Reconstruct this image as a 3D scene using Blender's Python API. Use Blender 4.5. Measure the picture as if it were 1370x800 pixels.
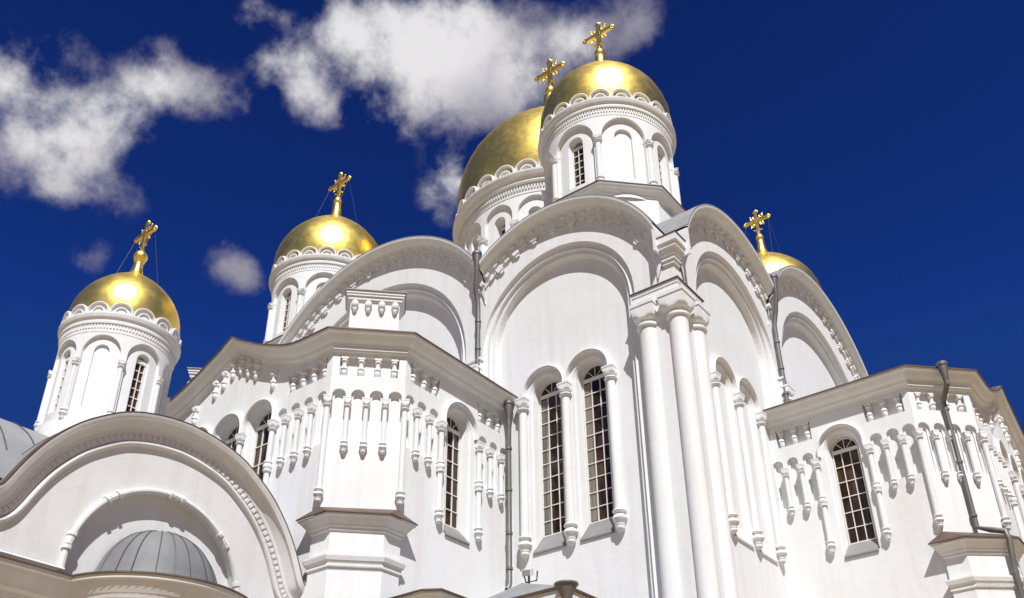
import bpy, bmesh, math, random
from mathutils import Vector, Matrix
random.seed(7)
C = bpy.context.scene
for o in list(bpy.data.objects): bpy.data.objects.remove(o)
PI = math.pi
def rad(a): return math.radians(a)

# ------------------------------------------------------------------ camera
CAM = Vector((13.963, -28.563, 1.639))
YAW, PIT, ROL, FPX = -0.60838, 0.53642, -0.02906, 1322.0
fw = Vector((math.sin(YAW)*math.cos(PIT), math.cos(YAW)*math.cos(PIT), math.sin(PIT)))
rt = Vector((math.cos(YAW), -math.sin(YAW), 0)); up = rt.cross(fw)
r2 = rt*math.cos(ROL)+up*math.sin(ROL); u2 = -rt*math.sin(ROL)+up*math.cos(ROL)
cam_d = bpy.data.cameras.new('camera'); cam = bpy.data.objects.new('camera', cam_d)
C.collection.objects.link(cam)
m = Matrix((r2, u2, -fw)).transposed().to_4x4(); m.translation = CAM
cam.matrix_world = m
cam_d.sensor_width = 36; cam_d.lens = FPX/1370*36
cam_d.shift_x = -45.93/1370; cam_d.shift_y = 95.6/1370
cam_d.clip_start = .1; cam_d.clip_end = 6000
C.camera = cam
def ray(px, py):           # direction of a photo pixel, used for where the clouds are in the sky
    return (fw + r2*((px-685-45.93)/FPX) - u2*((py-400-95.6)/FPX)).normalized()

# ------------------------------------------------------------------ sun, sky
SUN_EL, SUN_AZ = rad(54), rad(135)      # azimuth clockwise from +y
sd = Vector((math.sin(SUN_AZ)*math.cos(SUN_EL), math.cos(SUN_AZ)*math.cos(SUN_EL), math.sin(SUN_EL)))
sun_d = bpy.data.lights.new('sun', 'SUN'); sun_d.energy = 4.6; sun_d.angle = rad(.53); sun_d.color = (1, .99, .97)
sun = bpy.data.objects.new('sun', sun_d); C.collection.objects.link(sun)
sun.rotation_euler = (-sd).to_track_quat('-Z', 'Y').to_euler(); sun.location = (40, -60, 80)
C.view_settings.view_transform = 'Standard'; C.view_settings.look = 'None'
C.view_settings.exposure = 0.32; C.view_settings.gamma = 1; C.view_settings.use_curve_mapping = False

W = bpy.data.worlds.new('World'); C.world = W; W.use_nodes = True
nt = W.node_tree; nt.nodes.clear(); NN = nt.nodes.new; LK = nt.links.new
def mth(op, a, b=None, c=None, clamp=False):
    n = NN('ShaderNodeMath'); n.operation = op; n.use_clamp = clamp
    for i, v in enumerate((a, b, c)):
        if v is None: continue
        if isinstance(v, (int, float)): n.inputs[i].default_value = v
        else: LK(v, n.inputs[i])
    return n.outputs[0]
def smooth(x, lo, hi):
    n = NN('ShaderNodeMapRange'); n.interpolation_type = 'SMOOTHSTEP'
    LK(x, n.inputs[0]); n.inputs[1].default_value = lo; n.inputs[2].default_value = hi
    return n.outputs[0]
def mixc(f, a, b, mode='MIX'):
    n = NN('ShaderNodeMix'); n.data_type = 'RGBA'; n.blend_type = mode
    if isinstance(f, (int, float)): n.inputs[0].default_value = f
    else: LK(f, n.inputs[0])
    for i, v in ((6, a), (7, b)):
        if isinstance(v, tuple): n.inputs[i].default_value = (*v, 1)
        else: LK(v, n.inputs[i])
    return n.outputs[2]
sky = NN('ShaderNodeTexSky'); sky.sky_type = 'NISHITA'; sky.sun_disc = False
sky.sun_elevation = SUN_EL; sky.sun_rotation = SUN_AZ; sky.altitude = 900; sky.ozone_density = 5; sky.dust_density = .6
K = (.037, .21, 1.30)
nrm = mixc(1.0, sky.outputs[0], tuple(a/b for a, b in zip((.055, .17, .52), K)), 'MULTIPLY')
gm = NN('ShaderNodeGamma'); gm.inputs['Gamma'].default_value = 2.3; LK(nrm, gm.inputs['Color'])
deep = mixc(1.0, gm.outputs[0], (.046, .22, 1.34), 'MULTIPLY')
deep = mixc(1.0, deep, (.085, .34, 1.75), 'DARKEN')
sxyz = NN('ShaderNodeSeparateXYZ')
tc = NN('ShaderNodeTexCoord'); D = tc.outputs['Generated']; LK(D, sxyz.inputs[0])
deep = mixc(smooth(sxyz.outputs['Z'], .26, .0), deep, (3.0, 2.95, 2.85))        # pale haze low over the horizon
nz = NN('ShaderNodeTexNoise'); nz.inputs['Scale'].default_value = 13; nz.inputs['Detail'].default_value = 11; nz.inputs['Roughness'].default_value = .6; nz.inputs['Distortion'].default_value = .08
LK(D, nz.inputs['Vector'])
nzb = NN('ShaderNodeTexNoise'); nzb.inputs['Scale'].default_value = 4.0; nzb.inputs['Detail'].default_value = 3
LK(D, nzb.inputs['Vector'])
# cumulus in the sky: (photo px, py, radius px) -> directions
BLOBS = [(20,120,75,1.0),(55,170,66,.92),(15,200,50,.8),(115,205,46,.8),(150,160,62,.95),(185,120,55,.85),(235,125,48,.85),(285,128,36,.7),(110,70,38,.6),(90,240,40,.8),(165,265,38,.6),
 (335,15,36,.68),(375,28,32,.62),(385,95,48,.95),(430,140,44,.85),(362,85,26,.65),(470,40,55,.95),(520,70,75,1.15),(590,80,85,1.3),(580,128,58,1.0),(640,50,70,1.1),(660,120,65,1.0),(720,75,58,.95),(770,55,50,.85),
 (840,35,46,.8),(870,35,32,.65),(605,245,42,.85),(600,285,34,.65),(308,352,34,.82),(335,365,26,.7),(330,375,26,.6),(122,350,30,.85),(135,330,20,.5),(212,60,30,.5),(310,150,30,.5),(25,225,36,.5),(815,95,40,.5)]
fld = None
for px, py, rr, w in BLOBS:
    d = ray(px, py); ang = rr/FPX*1.12*(fw.dot(d))
    n = NN('ShaderNodeVectorMath'); n.operation = 'DISTANCE'; LK(D, n.inputs[0]); n.inputs[1].default_value = d
    q = mth('MULTIPLY', n.outputs['Value'], 1/ang)
    q = mth('MULTIPLY', mth('MULTIPLY', q, q), -1.6)
    q = mth('MULTIPLY', mth('EXPONENT', q), w)
    fld = q if fld is None else mth('SUBTRACT', mth('ADD', fld, q), mth('MULTIPLY', mth('MULTIPLY', fld, q), .8))
# scattered cumulus over the rest of the sky dome (behind and beside the viewer)
ctr = ray(760, 330)
n = NN('ShaderNodeVectorMath'); n.operation = 'DOT_PRODUCT'; LK(D, n.inputs[0]); n.inputs[1].default_value = ctr
away = smooth(n.outputs['Value'], .78, .5)
nzc = NN('ShaderNodeTexNoise'); nzc.inputs['Scale'].default_value = 2.6; nzc.inputs['Detail'].default_value = 2; LK(D, nzc.inputs['Vector'])
rest = mth('MULTIPLY', smooth(nzc.outputs[0], .53, .72), away)
fld = mth('MAXIMUM', fld, rest)
dens = mth('ADD', fld, mth('MULTIPLY', mth('SUBTRACT', nz.outputs[0], .5), 2.3))
nzd = NN('ShaderNodeTexNoise'); nzd.inputs['Scale'].default_value = 34; nzd.inputs['Detail'].default_value = 8; nzd.inputs['Roughness'].default_value = .6; LK(D, nzd.inputs['Vector'])
dens = mth('ADD', dens, mth('MULTIPLY', mth('SUBTRACT', nzd.outputs[0], .5), 1.0))
alpha = mth('MULTIPLY', smooth(dens, .32, 1.3), smooth(fld, .08, .4))
core = None                                   # sunlit upper sides of the clouds
for px, py, rr in [(500,30,62),(570,55,90),(625,45,75),(22,108,62),(62,150,60),(150,148,42),(395,92,34),(690,85,50),(200,110,34),(600,235,30),(470,20,40),(330,15,26),(760,58,34)]:
    d = ray(px, py); ang = rr/FPX*1.3*(fw.dot(d))
    n = NN('ShaderNodeVectorMath'); n.operation = 'DISTANCE'; LK(D, n.inputs[0]); n.inputs[1].default_value = d
    q = mth('MULTIPLY', n.outputs['Value'], 1/ang)
    q = mth('EXPONENT', mth('MULTIPLY', mth('MULTIPLY', q, q), -1.3))
    core = q if core is None else mth('MAXIMUM', core, q)
core = mth('MAXIMUM', core, mth('MULTIPLY', rest, .8))
bright = smooth(mth('ADD', mth('ADD', mth('MULTIPLY', core, .75), mth('MULTIPLY', dens, .32)), mth('MULTIPLY', mth('SUBTRACT', nzb.outputs[0], .5), 1.7)), .15, 1.2)
ccol = mixc(bright, (2.1, 2.0, 2.6), (6.5, 6.4, 6.5))
skyc = mixc(alpha, deep, ccol)
bg = NN('ShaderNodeBackground'); bg.inputs['Strength'].default_value = .1; LK(skyc, bg.inputs[0])
wo = NN('ShaderNodeOutputWorld'); LK(bg.outputs[0], wo.inputs[0])

# ------------------------------------------------------------------ materials
def newmat(name):
    M = bpy.data.materials.new(name); M.use_nodes = True
    t = M.node_tree; b = t.nodes['Principled BSDF']
    return M, t, b
def noise(t, scale, detail=4, vec=None, rough=.55):
    n = t.nodes.new('ShaderNodeTexNoise'); n.inputs['Scale'].default_value = scale; n.inputs['Detail'].default_value = detail; n.inputs['Roughness'].default_value = rough
    if vec is not None: t.links.new(vec, n.inputs['Vector'])
    return n.outputs[0]
def coords(t, s=(1, 1, 1)):
    g = t.nodes.new('ShaderNodeNewGeometry'); mp = t.nodes.new('ShaderNodeMapping'); mp.inputs['Scale'].default_value = s
    t.links.new(g.outputs['Position'], mp.inputs['Vector']); return mp.outputs[0]
def ramp(t, f, stops):
    r = t.nodes.new('ShaderNodeValToRGB'); e = r.color_ramp.elements
    while len(e) < len(stops): e.new(.5)
    for q, (p, c) in zip(e, stops): q.position = p; q.color = (*c, 1)
    t.links.new(f, r.inputs[0]); return r.outputs[0]
def mix(t, f, a, b, mode='MIX'):
    n = t.nodes.new('ShaderNodeMix'); n.data_type = 'RGBA'; n.blend_type = mode
    if isinstance(f, (int, float)): n.inputs[0].default_value = f
    else: t.links.new(f, n.inputs[0])
    for i, v in ((6, a), (7, b)):
        if isinstance(v, tuple): n.inputs[i].default_value = (*v, 1)
        else: t.links.new(v, n.inputs[i])
    return n.outputs[2]
def bump(t, b, h, s, d=.02):
    n = t.nodes.new('ShaderNodeBump'); n.inputs['Strength'].default_value = s; n.inputs['Distance'].default_value = d
    t.links.new(h, n.inputs['Height']); t.links.new(n.outputs[0], b.inputs['Normal'])

def plaster(name, base, stain, amount):
    M, t, b = newmat(name)
    big = ramp(t, noise(t, .55, 5, coords(t)), [(.42, (0, 0, 0)), (.72, (1, 1, 1))])
    streak = ramp(t, noise(t, 1, 6, coords(t, (2.2, 2.2, .16))), [(.5, (0, 0, 0)), (.78, (1, 1, 1))])
    fine = ramp(t, noise(t, 9, 4, coords(t)), [(.62, (0, 0, 0)), (.75, (1, 1, 1))])
    c = mix(t, big, base, tuple(x*y for x, y in zip(base, stain)))
    n = t.nodes.new('ShaderNodeMath'); n.operation = 'MULTIPLY'; t.links.new(streak, n.inputs[0]); n.inputs[1].default_value = amount
    c = mix(t, n.outputs[0], c, (base[0]*.86, base[1]*.83, base[2]*.77))
    n = t.nodes.new('ShaderNodeMath'); n.operation = 'MULTIPLY'; t.links.new(fine, n.inputs[0]); n.inputs[1].default_value = amount*.35
    c = mix(t, n.outputs[0], c, (base[0]*.75, base[1]*.7, base[2]*.62))
    t.links.new(c, b.inputs['Base Color']); b.inputs['Roughness'].default_value = .85; b.inputs['Specular IOR Level'].default_value = .2
    bump(t, b, noise(t, 3.2, 8, coords(t), .68), .2, .06)
    return M
PL = plaster('white_plaster', (.77, .777, .785), (.955, .945, .925), .7)
PL2 = plaster('aged_white_plaster', (.735, .735, .735), (.94, .92, .89), .8)
def gold():
    M, t, b = newmat('gilded_metal'); b.inputs['Metallic'].default_value = 1
    p = coords(t)
    c = mix(t, ramp(t, noise(t, 1.2, 4, p), [(.35, (0, 0, 0)), (.7, (1, 1, 1))]), (1.0, .76, .20), (1.0, .70, .15))
    t.links.new(c, b.inputs['Base Color'])
    r = t.nodes.new('ShaderNodeMapRange'); t.links.new(noise(t, 2.5, 4, p), r.inputs[0]); r.inputs[3].default_value = .30; r.inputs[4].default_value = .46
    t.links.new(r.outputs[0], b.inputs['Roughness'])
    v = t.nodes.new('ShaderNodeTexVoronoi'); v.inputs['Scale'].default_value = 1.3; v.feature = 'SMOOTH_F1'; t.links.new(p, v.inputs['Vector'])
    n = t.nodes.new('ShaderNodeMath'); n.operation = 'ADD'; t.links.new(v.outputs[0], n.inputs[0]); t.links.new(noise(t, 1.7, 2, p), n.inputs[1])
    bump(t, b, n.outputs[0], .16, .08)
    return M
GOLD = gold()
def metal(name, col, rough, seam=None, metallic=.6, var=.8):
    M, t, b = newmat(name); p = coords(t)
    c = mix(t, ramp(t, noise(t, 1.3, 6, p), [(.35, (0, 0, 0)), (.7, (1, 1, 1))]), col, tuple(x*var for x in col))
    t.links.new(c, b.inputs['Base Color']); b.inputs['Metallic'].default_value = metallic; b.inputs['Roughness'].default_value = rough
    bump(t, b, noise(t, 2.5, 4, p), .15, .05)
    return M
ROOF = metal('zinc_roof_sheet', (.31, .31, .31), .62, metallic=.2)
ROOF2 = metal('dull_zinc_sheet', (.20, .20, .205), .68, metallic=.15)
PIPE = metal('galvanised_pipe', (.20, .19, .18), .55, metallic=.5)
EDGE = metal('brown_edge_flashing', (.15, .10, .075), .6, metallic=.3, var=.6)
SEAM = metal('dark_roof_seam', (.10, .10, .10), .6, metallic=.3)
def glass():
    M, t, b = newmat('dark_window_glass'); p = coords(t, (1, 1, .45))
    c = ramp(t, noise(t, 2.2, 3, p), [(.38, (.014, .007, .004)), (.55, (.04, .018, .010)), (.72, (.09, .055, .035))])
    t.links.new(c, b.inputs['Base Color']); b.inputs['Roughness'].default_value = .06; b.inputs['Specular IOR Level'].default_value = .5
    bump(t, b, noise(t, .9, 2, coords(t)), .06, .1)
    return M
GLASS = glass()
M_, t_, b_ = newmat('white_painted_wood'); b_.inputs['Base Color'].default_value = (.78, .76, .72, 1); b_.inputs['Roughness'].default_value = .5
FRAME = M_
M_, t_, b_ = newmat('curtain_cloth'); b_.inputs['Base Color'].default_value = (.36, .33, .29, 1); CURT = M_
t_.links.new(ramp(t_, noise(t_, 1, 3, coords(t_, (9, 9, .3))), [(.35, (.10, .085, .065)), (.65, (.27, .24, .20))]), b_.inputs['Base Color'])
SILL = metal('zinc_window_sill', (.27, .26, .255), .6, metallic=.2)
M_, t_, b_ = newmat('paving'); GROUND = M_
g_ = t_.nodes.new('ShaderNodeTexBrick'); g_.inputs['Scale'].default_value = 1; g_.inputs['Color1'].default_value = (.36, .255, .115, 1); g_.inputs['Color2'].default_value = (.31, .22, .10, 1); g_.inputs['Mortar'].default_value = (.22, .155, .075, 1)
t_.links.new(coords(t_, (1.2, 1.2, 1.2)), g_.inputs['Vector'])
t_.links.new(mix(t_, .5, g_.outputs[0], ramp(t_, noise(t_, .12, 5, coords(t_)), [(.3, (.7, .7, .7)), (.7, (1, 1, 1))]), 'MULTIPLY'), b_.inputs['Base Color']); b_.inputs['Roughness'].default_value = .9

# ------------------------------------------------------------------ mesh helpers
class MB:
    def __init__(s): s.v = []; s.f = []
    def quad(s, a, b, c, d): i = len(s.v); s.v += [a, b, c, d]; s.f.append((i, i+1, i+2, i+3))
    def tri(s, a, b, c): i = len(s.v); s.v += [a, b, c]; s.f.append((i, i+1, i+2))
    def grid(s, rows, closed=False):
        i = len(s.v); w = len(rows[0])
        for r in rows: s.v += list(r)
        for a in range(len(rows)-1):
            for b in range(w if closed else w-1):
                s.f.append((i+a*w+b, i+a*w+(b+1) % w, i+(a+1)*w+(b+1) % w, i+(a+1)*w+b))
    def poly(s, pts): i = len(s.v); s.v += list(pts); s.f.append(tuple(range(i, i+len(pts))))
    def box(s, P, a0, a1, h0, h1, z0, z1):
        i = len(s.v)
        for z in (z0, z1):
            for a, h in ((a0, h0), (a1, h0), (a1, h1), (a0, h1)): s.v.append(P(a, h, z))
        for q in ((0, 1, 2, 3), (4, 5, 6, 7), (0, 1, 5, 4), (1, 2, 6, 5), (2, 3, 7, 6), (3, 0, 4, 7)): s.f.append(tuple(i+k for k in q))
    def lathe(s, prof, n=20, c=(0, 0), a0=0, a1=2*PI):
        full = abs(a1-a0-2*PI) < 1e-6
        k = n if full else n+1
        rows = [[(c[0]+r*math.cos(a0+(a1-a0)*j/n), c[1]+r*math.sin(a0+(a1-a0)*j/n), z) for j in range(k)] for r, z in prof]
        s.grid(rows, full)
    def ball(s, c, r, n=10, sc=(1, 1, 1)):
        rows = [[(c[0]+sc[0]*r*math.sin(PI*i/n)*math.cos(2*PI*j/(2*n)), c[1]+sc[1]*r*math.sin(PI*i/n)*math.sin(2*PI*j/(2*n)), c[2]+sc[2]*r*math.cos(PI*i/n)) for j in range(2*n)] for i in range(n+1)]
        s.grid(rows, True)
    def tube(s, pts, r, n=8, cap=False):
        pts = [Vector(p) for p in pts]; rows = []
        ref = None
        for i, p in enumerate(pts):
            d = (pts[min(i+1, len(pts)-1)]-pts[max(i-1, 0)]).normalized()
            if ref is None: ref = Vector((0, 0, 1)) if abs(d.z) < .9 else Vector((1, 0, 0))
            x = d.cross(ref).normalized(); y = d.cross(x).normalized(); ref = -y if False else ref
            rows.append([tuple(p+x*r*math.cos(2*PI*j/n)+y*r*math.sin(2*PI*j/n)) for j in range(n)])
        s.grid(rows, True)
        if cap: s.poly(rows[0]); s.poly(rows[-1])
    def mesh(s, name, mat, sm=False, merge=True, auto=35):
        me = bpy.data.meshes.new(name); me.from_pydata([tuple(p) for p in s.v], [], s.f)
        bm = bmesh.new(); bm.from_mesh(me)
        if merge: bmesh.ops.remove_doubles(bm, verts=bm.verts, dist=1e-4)
        bmesh.ops.recalc_face_normals(bm, faces=bm.faces)
        if sm:
            for f in bm.faces: f.smooth = True
            for e in bm.edges:
                if len(e.link_faces) == 2 and e.calc_face_angle(0) > rad(auto): e.smooth = False
        bm.to_mesh(me); bm.free(); me.materials.append(mat); return me
def link(name, data, parent=None):
    o = bpy.data.objects.new(name, data); C.collection.objects.link(o)
    if parent is not None:
        o.parent = parent
        if parent.type == 'EMPTY': o.matrix_parent_inverse = Matrix.Translation(parent.location).inverted()
    return o
def part(name, mb, mat, parent, sm=False, label=None, auto=35):
    o = link(name, mb.mesh(name, mat, sm, auto=auto), parent)
    if label: o['label'] = label
    return o
def thing(name, loc, label, cat, group=None):
    o = bpy.data.objects.new(name, None); C.collection.objects.link(o); o.location = loc; o.empty_display_size = .5
    o['label'] = label; o['category'] = cat
    if group: o['group'] = group
    return o

# walls made of vertical strips, with arched ('a', uc, r, zs, zb) and square ('r', u0, u1, zb, zt) openings
def hole_span(h): return (h[1]-h[2], h[1]+h[2]) if h[0] == 'a' else (h[1], h[2])
def hole_z(h, u):
    if h[0] == 'a':
        return h[4], h[3]+math.sqrt(max(0, h[2]**2-(u-h[1])**2))
    return h[3], h[4]
def hole_us(h, n=16):
    if h[0] == 'a': return [h[1]-h[2]*math.cos(PI*i/n) for i in range(n+1)]
    return [h[1], h[2]]
def strip_wall(mb, P, u0, u1, z0, ztop, holes=(), h=0, step=None, extra=(), na=16):
    zt = ztop if callable(ztop) else (lambda u: ztop)
    us = {round(u0, 5), round(u1, 5)} | {round(e, 5) for e in extra if u0 < e < u1}
    if step:
        k = max(1, int(math.ceil((u1-u0)/step))); us |= {round(u0+(u1-u0)*i/k, 5) for i in range(k+1)}
    for q in holes: us |= {round(e, 5) for e in hole_us(q, na) if u0 <= e <= u1}
    us = sorted(us)
    for a, b in zip(us, us[1:]):
        if b-a < 2e-5: continue
        m_ = (a+b)/2; za = zb = z0
        hs = sorted([q for q in holes if hole_span(q)[0] < m_ < hole_span(q)[1]], key=lambda q: q[4] if q[0] == 'a' else q[3])
        for q in hs:
            la, ta = hole_z(q, a); lb, tb = hole_z(q, b)
            mb.quad(P(a, h, za), P(b, h, zb), P(b, h, lb), P(a, h, la)); za, zb = ta, tb
        mb.quad(P(a, h, za), P(b, h, zb), P(b, h, zt(b)), P(a, h, zt(a)))
def hole_fill(mb, P, q, h, n=16, step=None):
    us = hole_us(q, n)
    if q[0] == 'r' and step: k = max(1, int((q[2]-q[1])/step)); us = [q[1]+(q[2]-q[1])*i/k for i in range(k+1)]
    for a, b in zip(us, us[1:]):
        la, ta = hole_z(q, a); lb, tb = hole_z(q, b)
        mb.quad(P(a, h, la), P(b, h, lb), P(b, h, tb), P(a, h, ta))
def hole_loop(q, n=16):
    if q[0] == 'r': return [(q[1], q[3]), (q[1], q[4]), (q[2], q[4]), (q[2], q[3])]
    return [(q[1]-q[2], q[4])]+[(q[1]-q[2]*math.cos(PI*i/n), q[3]+q[2]*math.sin(PI*i/n)) for i in range(n+1)]+[(q[1]+q[2], q[4])]
def reveal(mb, P, q, h0, h1, n=16, close=True):
    l = hole_loop(q, n)
    if close: l = l+[l[0]]
    mb.grid([[P(u, h0, z) for u, z in l], [P(u, h1, z) for u, z in l]])
def niche(mb, P, q, h0, h1, n=16): reveal(mb, P, q, h0, h1, n); hole_fill(mb, P, q, h1, n)
def niche2(mb, P, q, h0, h1, h2, n=16):
    reveal(mb, P, q, h0, h1, n); i = ('a', q[1], q[2]*.62, q[3]-.02, q[4]+.05)
    arc = lambda u: q[3]+math.sqrt(max(0, q[2]**2-(u-q[1])**2))
    strip_wall(mb, P, q[1]-q[2], q[1]+q[2], q[4], arc, [i], h1, extra=hole_us(q, n), na=n); niche(mb, P, i, h1, h2, n)
def arch_strip(mb, P, uc, zs, prof, zb=None, n=24, ang=(0, PI)):      # prof: [(r, h)...] swept over legs and a round arch
    rows = []
    for r, h in prof:
        l = []
        if zb is not None: l.append(P(uc-r, h, zb))
        l += [P(uc-r*math.cos(ang[0]+(ang[1]-ang[0])*i/n), h, zs+r*math.sin(ang[0]+(ang[1]-ang[0])*i/n)) for i in range(n+1)]
        if zb is not None: l.append(P(uc+r, h, zb))
        rows.append(l)
    mb.grid(rows)
def path_sweep(mb, pts, prof):            # pts: [(P-like base (x,y,z), miter vector (x,y))]; prof: [(out, dz)]
    mb.grid([[(b[0]+mv[0]*o, b[1]+mv[1]*o, b[2]+dz) for b, mv in pts] for o, dz in prof])

# frames: (along, outward, z) -> world
def FF(t, o, z): return (-t, -o, z)
def FR(t, o, z): return (o, t, z)
LW = 31.3
def FL(t, o, z): return (-LW-o, t, z)
def FB(t, o, z): return (-t, LW+o, z)
def sub(G, b, d, n): return lambda a, h, z: G(b[0]+d[0]*a+n[0]*h, b[1]+d[1]*a+n[1]*h, z)
def cyl(c, r, a0): return lambda a, h, z: (c[0]+(r+h)*math.cos(a0+a/r), c[1]+(r+h)*math.sin(a0+a/r), z)
def rotz_of(P, a=0):
    p, q = Vector(P(a, 0, 0)), Vector(P(a, 1, 0)); d = q-p
    return math.atan2(d.y, d.x)

# ------------------------------------------------------------------ repeated ornament
def cushion(mb, r, hs, z0, z1, n=24, c=(0, 0)):       # Romanesque cushion capital: round below, square above
    rows = []
    for i in range(9):
        s = i/8; rho = r+(hs*1.4143-r)*math.sqrt(1-(1-s)**2)
        row = []
        for j in range(n):
            a = 2*PI*j/n; m_ = max(abs(math.cos(a)), abs(math.sin(a)))
            q = min(rho, hs/m_); row.append((c[0]+q*math.cos(a), c[1]+q*math.sin(a), z0+(z1-z0)*s*.8))
        rows.append(row)
    mb.grid(rows, True)
    k = hs*1.06
    mb.box(lambda a, h, z: (c[0]+a, c[1]+h, z), -k, k, -k, k, z0+(z1-z0)*.8, z1)
PROTO = {}
def colonnette(P, a, h, zr, zp, r, parent, cap_h=None, mid=None, pend=True, n=14, label=None, long_cap=1.0):
    """engaged column: shaft between capital ring zr and pendant ring zp; capital and pendant are its parts"""
    ch = cap_h or r*3.0
    key = (round(zr-zp, 3), r, mid, n)
    if key not in PROTO:
        L = zr-zp; mb = MB(); pr = [(r, 0), (r, L)]
        if mid:
            q = mid
            pr = [(r, 0), (r*.92, q-2.6*r), (r*1.5, q-2.4*r), (r*1.5, q-1.9*r), (r*1.1, q-1.8*r), (r*1.65, q-.9*r), (r*1.65, q-.2*r), (r*1.1, q+.6*r), (r*1.1, q+.7*r), (r*1.5, q+.8*r), (r*1.5, q+1.3*r), (r, q+1.5*r), (r, L)]
        mb.lathe(pr, n)
        cp = MB(); cp.lathe([(r, -.02), (r*1.42, 0), (r*1.6, r*.28), (r*1.42, r*.56), (r*.95, r*.66), (r*.88, r*1.25)], n)
        cushion(cp, r*.9, r*1.42, r*1.2, ch, n=24)
        pd = MB(); pd.lathe([(r, .01), (r*1.45, 0), (r*1.6, -r*.25), (r*1.45, -r*.5), (r*.95, -r*.6), (r*.95, -r*.95), (r*1.5, -r*1.35), (r*1.68, -r*1.9), (r*1.5, -r*2.4), (r*1.0, -r*2.9), (r*.95, -r*3.05), (r*1.12, -r*3.15), (r*1.12, -r*3.35), (r*.95, -r*3.45), (r*1.05, -r*3.8), (r*.95, -r*4.2), (r*.55, -r*4.65), (.001, -r*4.9)], n)
        PROTO[key] = (mb.mesh('colonnette', PL, True), cp.mesh('capital', PL, True), pd.mesh('pendant', PL, True))
    me, cm, pm = PROTO[key]
    o = link('colonnette', me, parent); o.location = P(a, h, zp); o.rotation_euler.z = rotz_of(P, a)
    c = bpy.data.objects.new('capital', cm); C.collection.objects.link(c); c.parent = o; c.location.z = zr-zp
    if pend:
        d = bpy.data.objects.new('pendant', pm); C.collection.objects.link(d); d.parent = o
    if label: o['label'] = label
    return o
def bal_mesh():
    b = MB(); r = .088
    b.lathe([(r, -.02), (r*1.5, -.05), (r*1.6, -.1), (r*1.0, -.14), (r*.9, -.3), (r*1.45, -.36), (r*1.6, -.43), (r*1.1, -.48), (r*1.35, -.54), (r*1.0, -.66), (r*.4, -.72), (.001, -.74)], 10)
    b.box(lambda a, h, z: (a, h, z), -.13, .13, -.13, .13, -.03, .1)
    return b.mesh('baluster', PL, True)
BAL = bal_mesh()
def baluster(P, a, h, z, parent):
    o = link('baluster', BAL, parent); o.location = P(a, h, z); o.rotation_euler.z = rotz_of(P, a); return o

def window(P, uc, zs, r, zb, h, parent, cols=3, rows=8, sill=None, curtain=False, bar=.03, transom=True):
    """arched window: dark panes (the part), with frame and sill as its own pieces; h = depth of the panes"""
    q = ('a', uc, r, zs, zb)
    g = MB(); hole_fill(g, P, q, h, 16)
    w = part('window', g, GLASS, parent)
    f = MB(); l = hole_loop(q, 20); l = l+[l[0]]
    q2 = ('a', uc, r-bar*1.4, zs, zb+bar*1.4); l2 = hole_loop(q2, 20); l2 = l2+[l2[0]]
    f.grid([[P(u, h+.06, z) for u, z in l], [P(u, h+.06, z) for u, z in l2], [P(u, h, z) for u, z in l2]])
    b2 = bar/2
    zt = zs-.02 if transom else zs+r
    for i in range(1, cols):
        u = uc-r+2*r*i/cols; f.box(P, u-b2, u+b2, h+.004, h+.05, zb+.01, zt)
    for i in range(1, rows):
        z = zb+(zt-zb)*i/rows; f.box(P, uc-r+.01, uc+r-.01, h+.006, h+.045, z-b2, z+b2)
    if transom:
        f.box(P, uc-r+.005, uc+r-.005, h+.008, h+.075, zs-.07, zs+.07)
        for k in (PI*.27, PI*.5, PI*.73):
            a1, z1 = uc+(r-.02)*math.cos(k), zs+(r-.02)*math.sin(k); dx, dz = -math.sin(k)*b2, math.cos(k)*b2
            f.quad(P(uc+dx, h+.04, zs+dz), P(a1+dx, h+.04, z1+dz), P(a1-dx, h+.04, z1-dz), P(uc-dx, h+.04, zs-dz))
    part('frame', f, FRAME, w)
    if curtain:
        c = MB(); n = 14; u0, u1 = uc+r-2*r/cols+.02, uc+r-.05
        part('curtain', (lambda b: (b.grid([[P(u0+(u1-u0)*i/n, h+.012, z) for i in range(n+1)] for z in (zb+.1, zt-.1)]), b)[1])(c), CURT, w)
    if sill is not None:
        s = MB(); h1, zf = sill
        s.quad(P(uc-r, h+.05, zb+.01), P(uc+r, h+.05, zb+.01), P(uc+r+.12, h1, zf), P(uc-r-.12, h1, zf))
        s.quad(P(uc-r-.12, h1, zf), P(uc+r+.12, h1, zf), P(uc+r+.12, h1, zf-.06), P(uc-r-.12, h1, zf-.06))
        s.quad(P(uc-r-.12, h1, zf-.06), P(uc+r+.12, h1, zf-.06), P(uc+r+.12, h1-.3, zf-.06), P(uc-r-.12, h1-.3, zf-.06))
        part('sill', s, SILL, w)
    return w

def downpipe(path, r, parent, hop=None, clamps=(), label=None):
    b = MB(); b.tube(path, r, 12)
    o = part('downpipe', b, PIPE, parent, True, label)
    for (x, y, z) in clamps:
        c = MB(); c.lathe([(r*1.02, z-.05), (r*1.28, z-.05), (r*1.28, z+.05), (r*1.02, z+.05)], 12, (x, y)); part('clamp', c, PIPE, o, True)
    if hop:
        x, y, z = hop
        c = MB(); c.lathe([(r*1.02, z-.75), (r*1.15, z-.7), (r*1.3, z-.5), (r*1.8, z-.26), (r*1.85, z-.12), (r*2.15, z-.11), (r*2.15, z+.02), (r*1.9, z+.02), (r*1.7, z-.1), (r*.9, z-.4)], 16, (x, y)); part('hopper', c, PIPE, o, True)
    return o

# ------------------------------------------------------------------ ground
g = MB(); g.poly([(1500*math.cos(2*PI*i/48), 1500*math.sin(2*PI*i/48), 0) for i in range(48)])
o = link('ground', g.mesh('ground', GROUND)); o['kind'] = 'structure'

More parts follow.
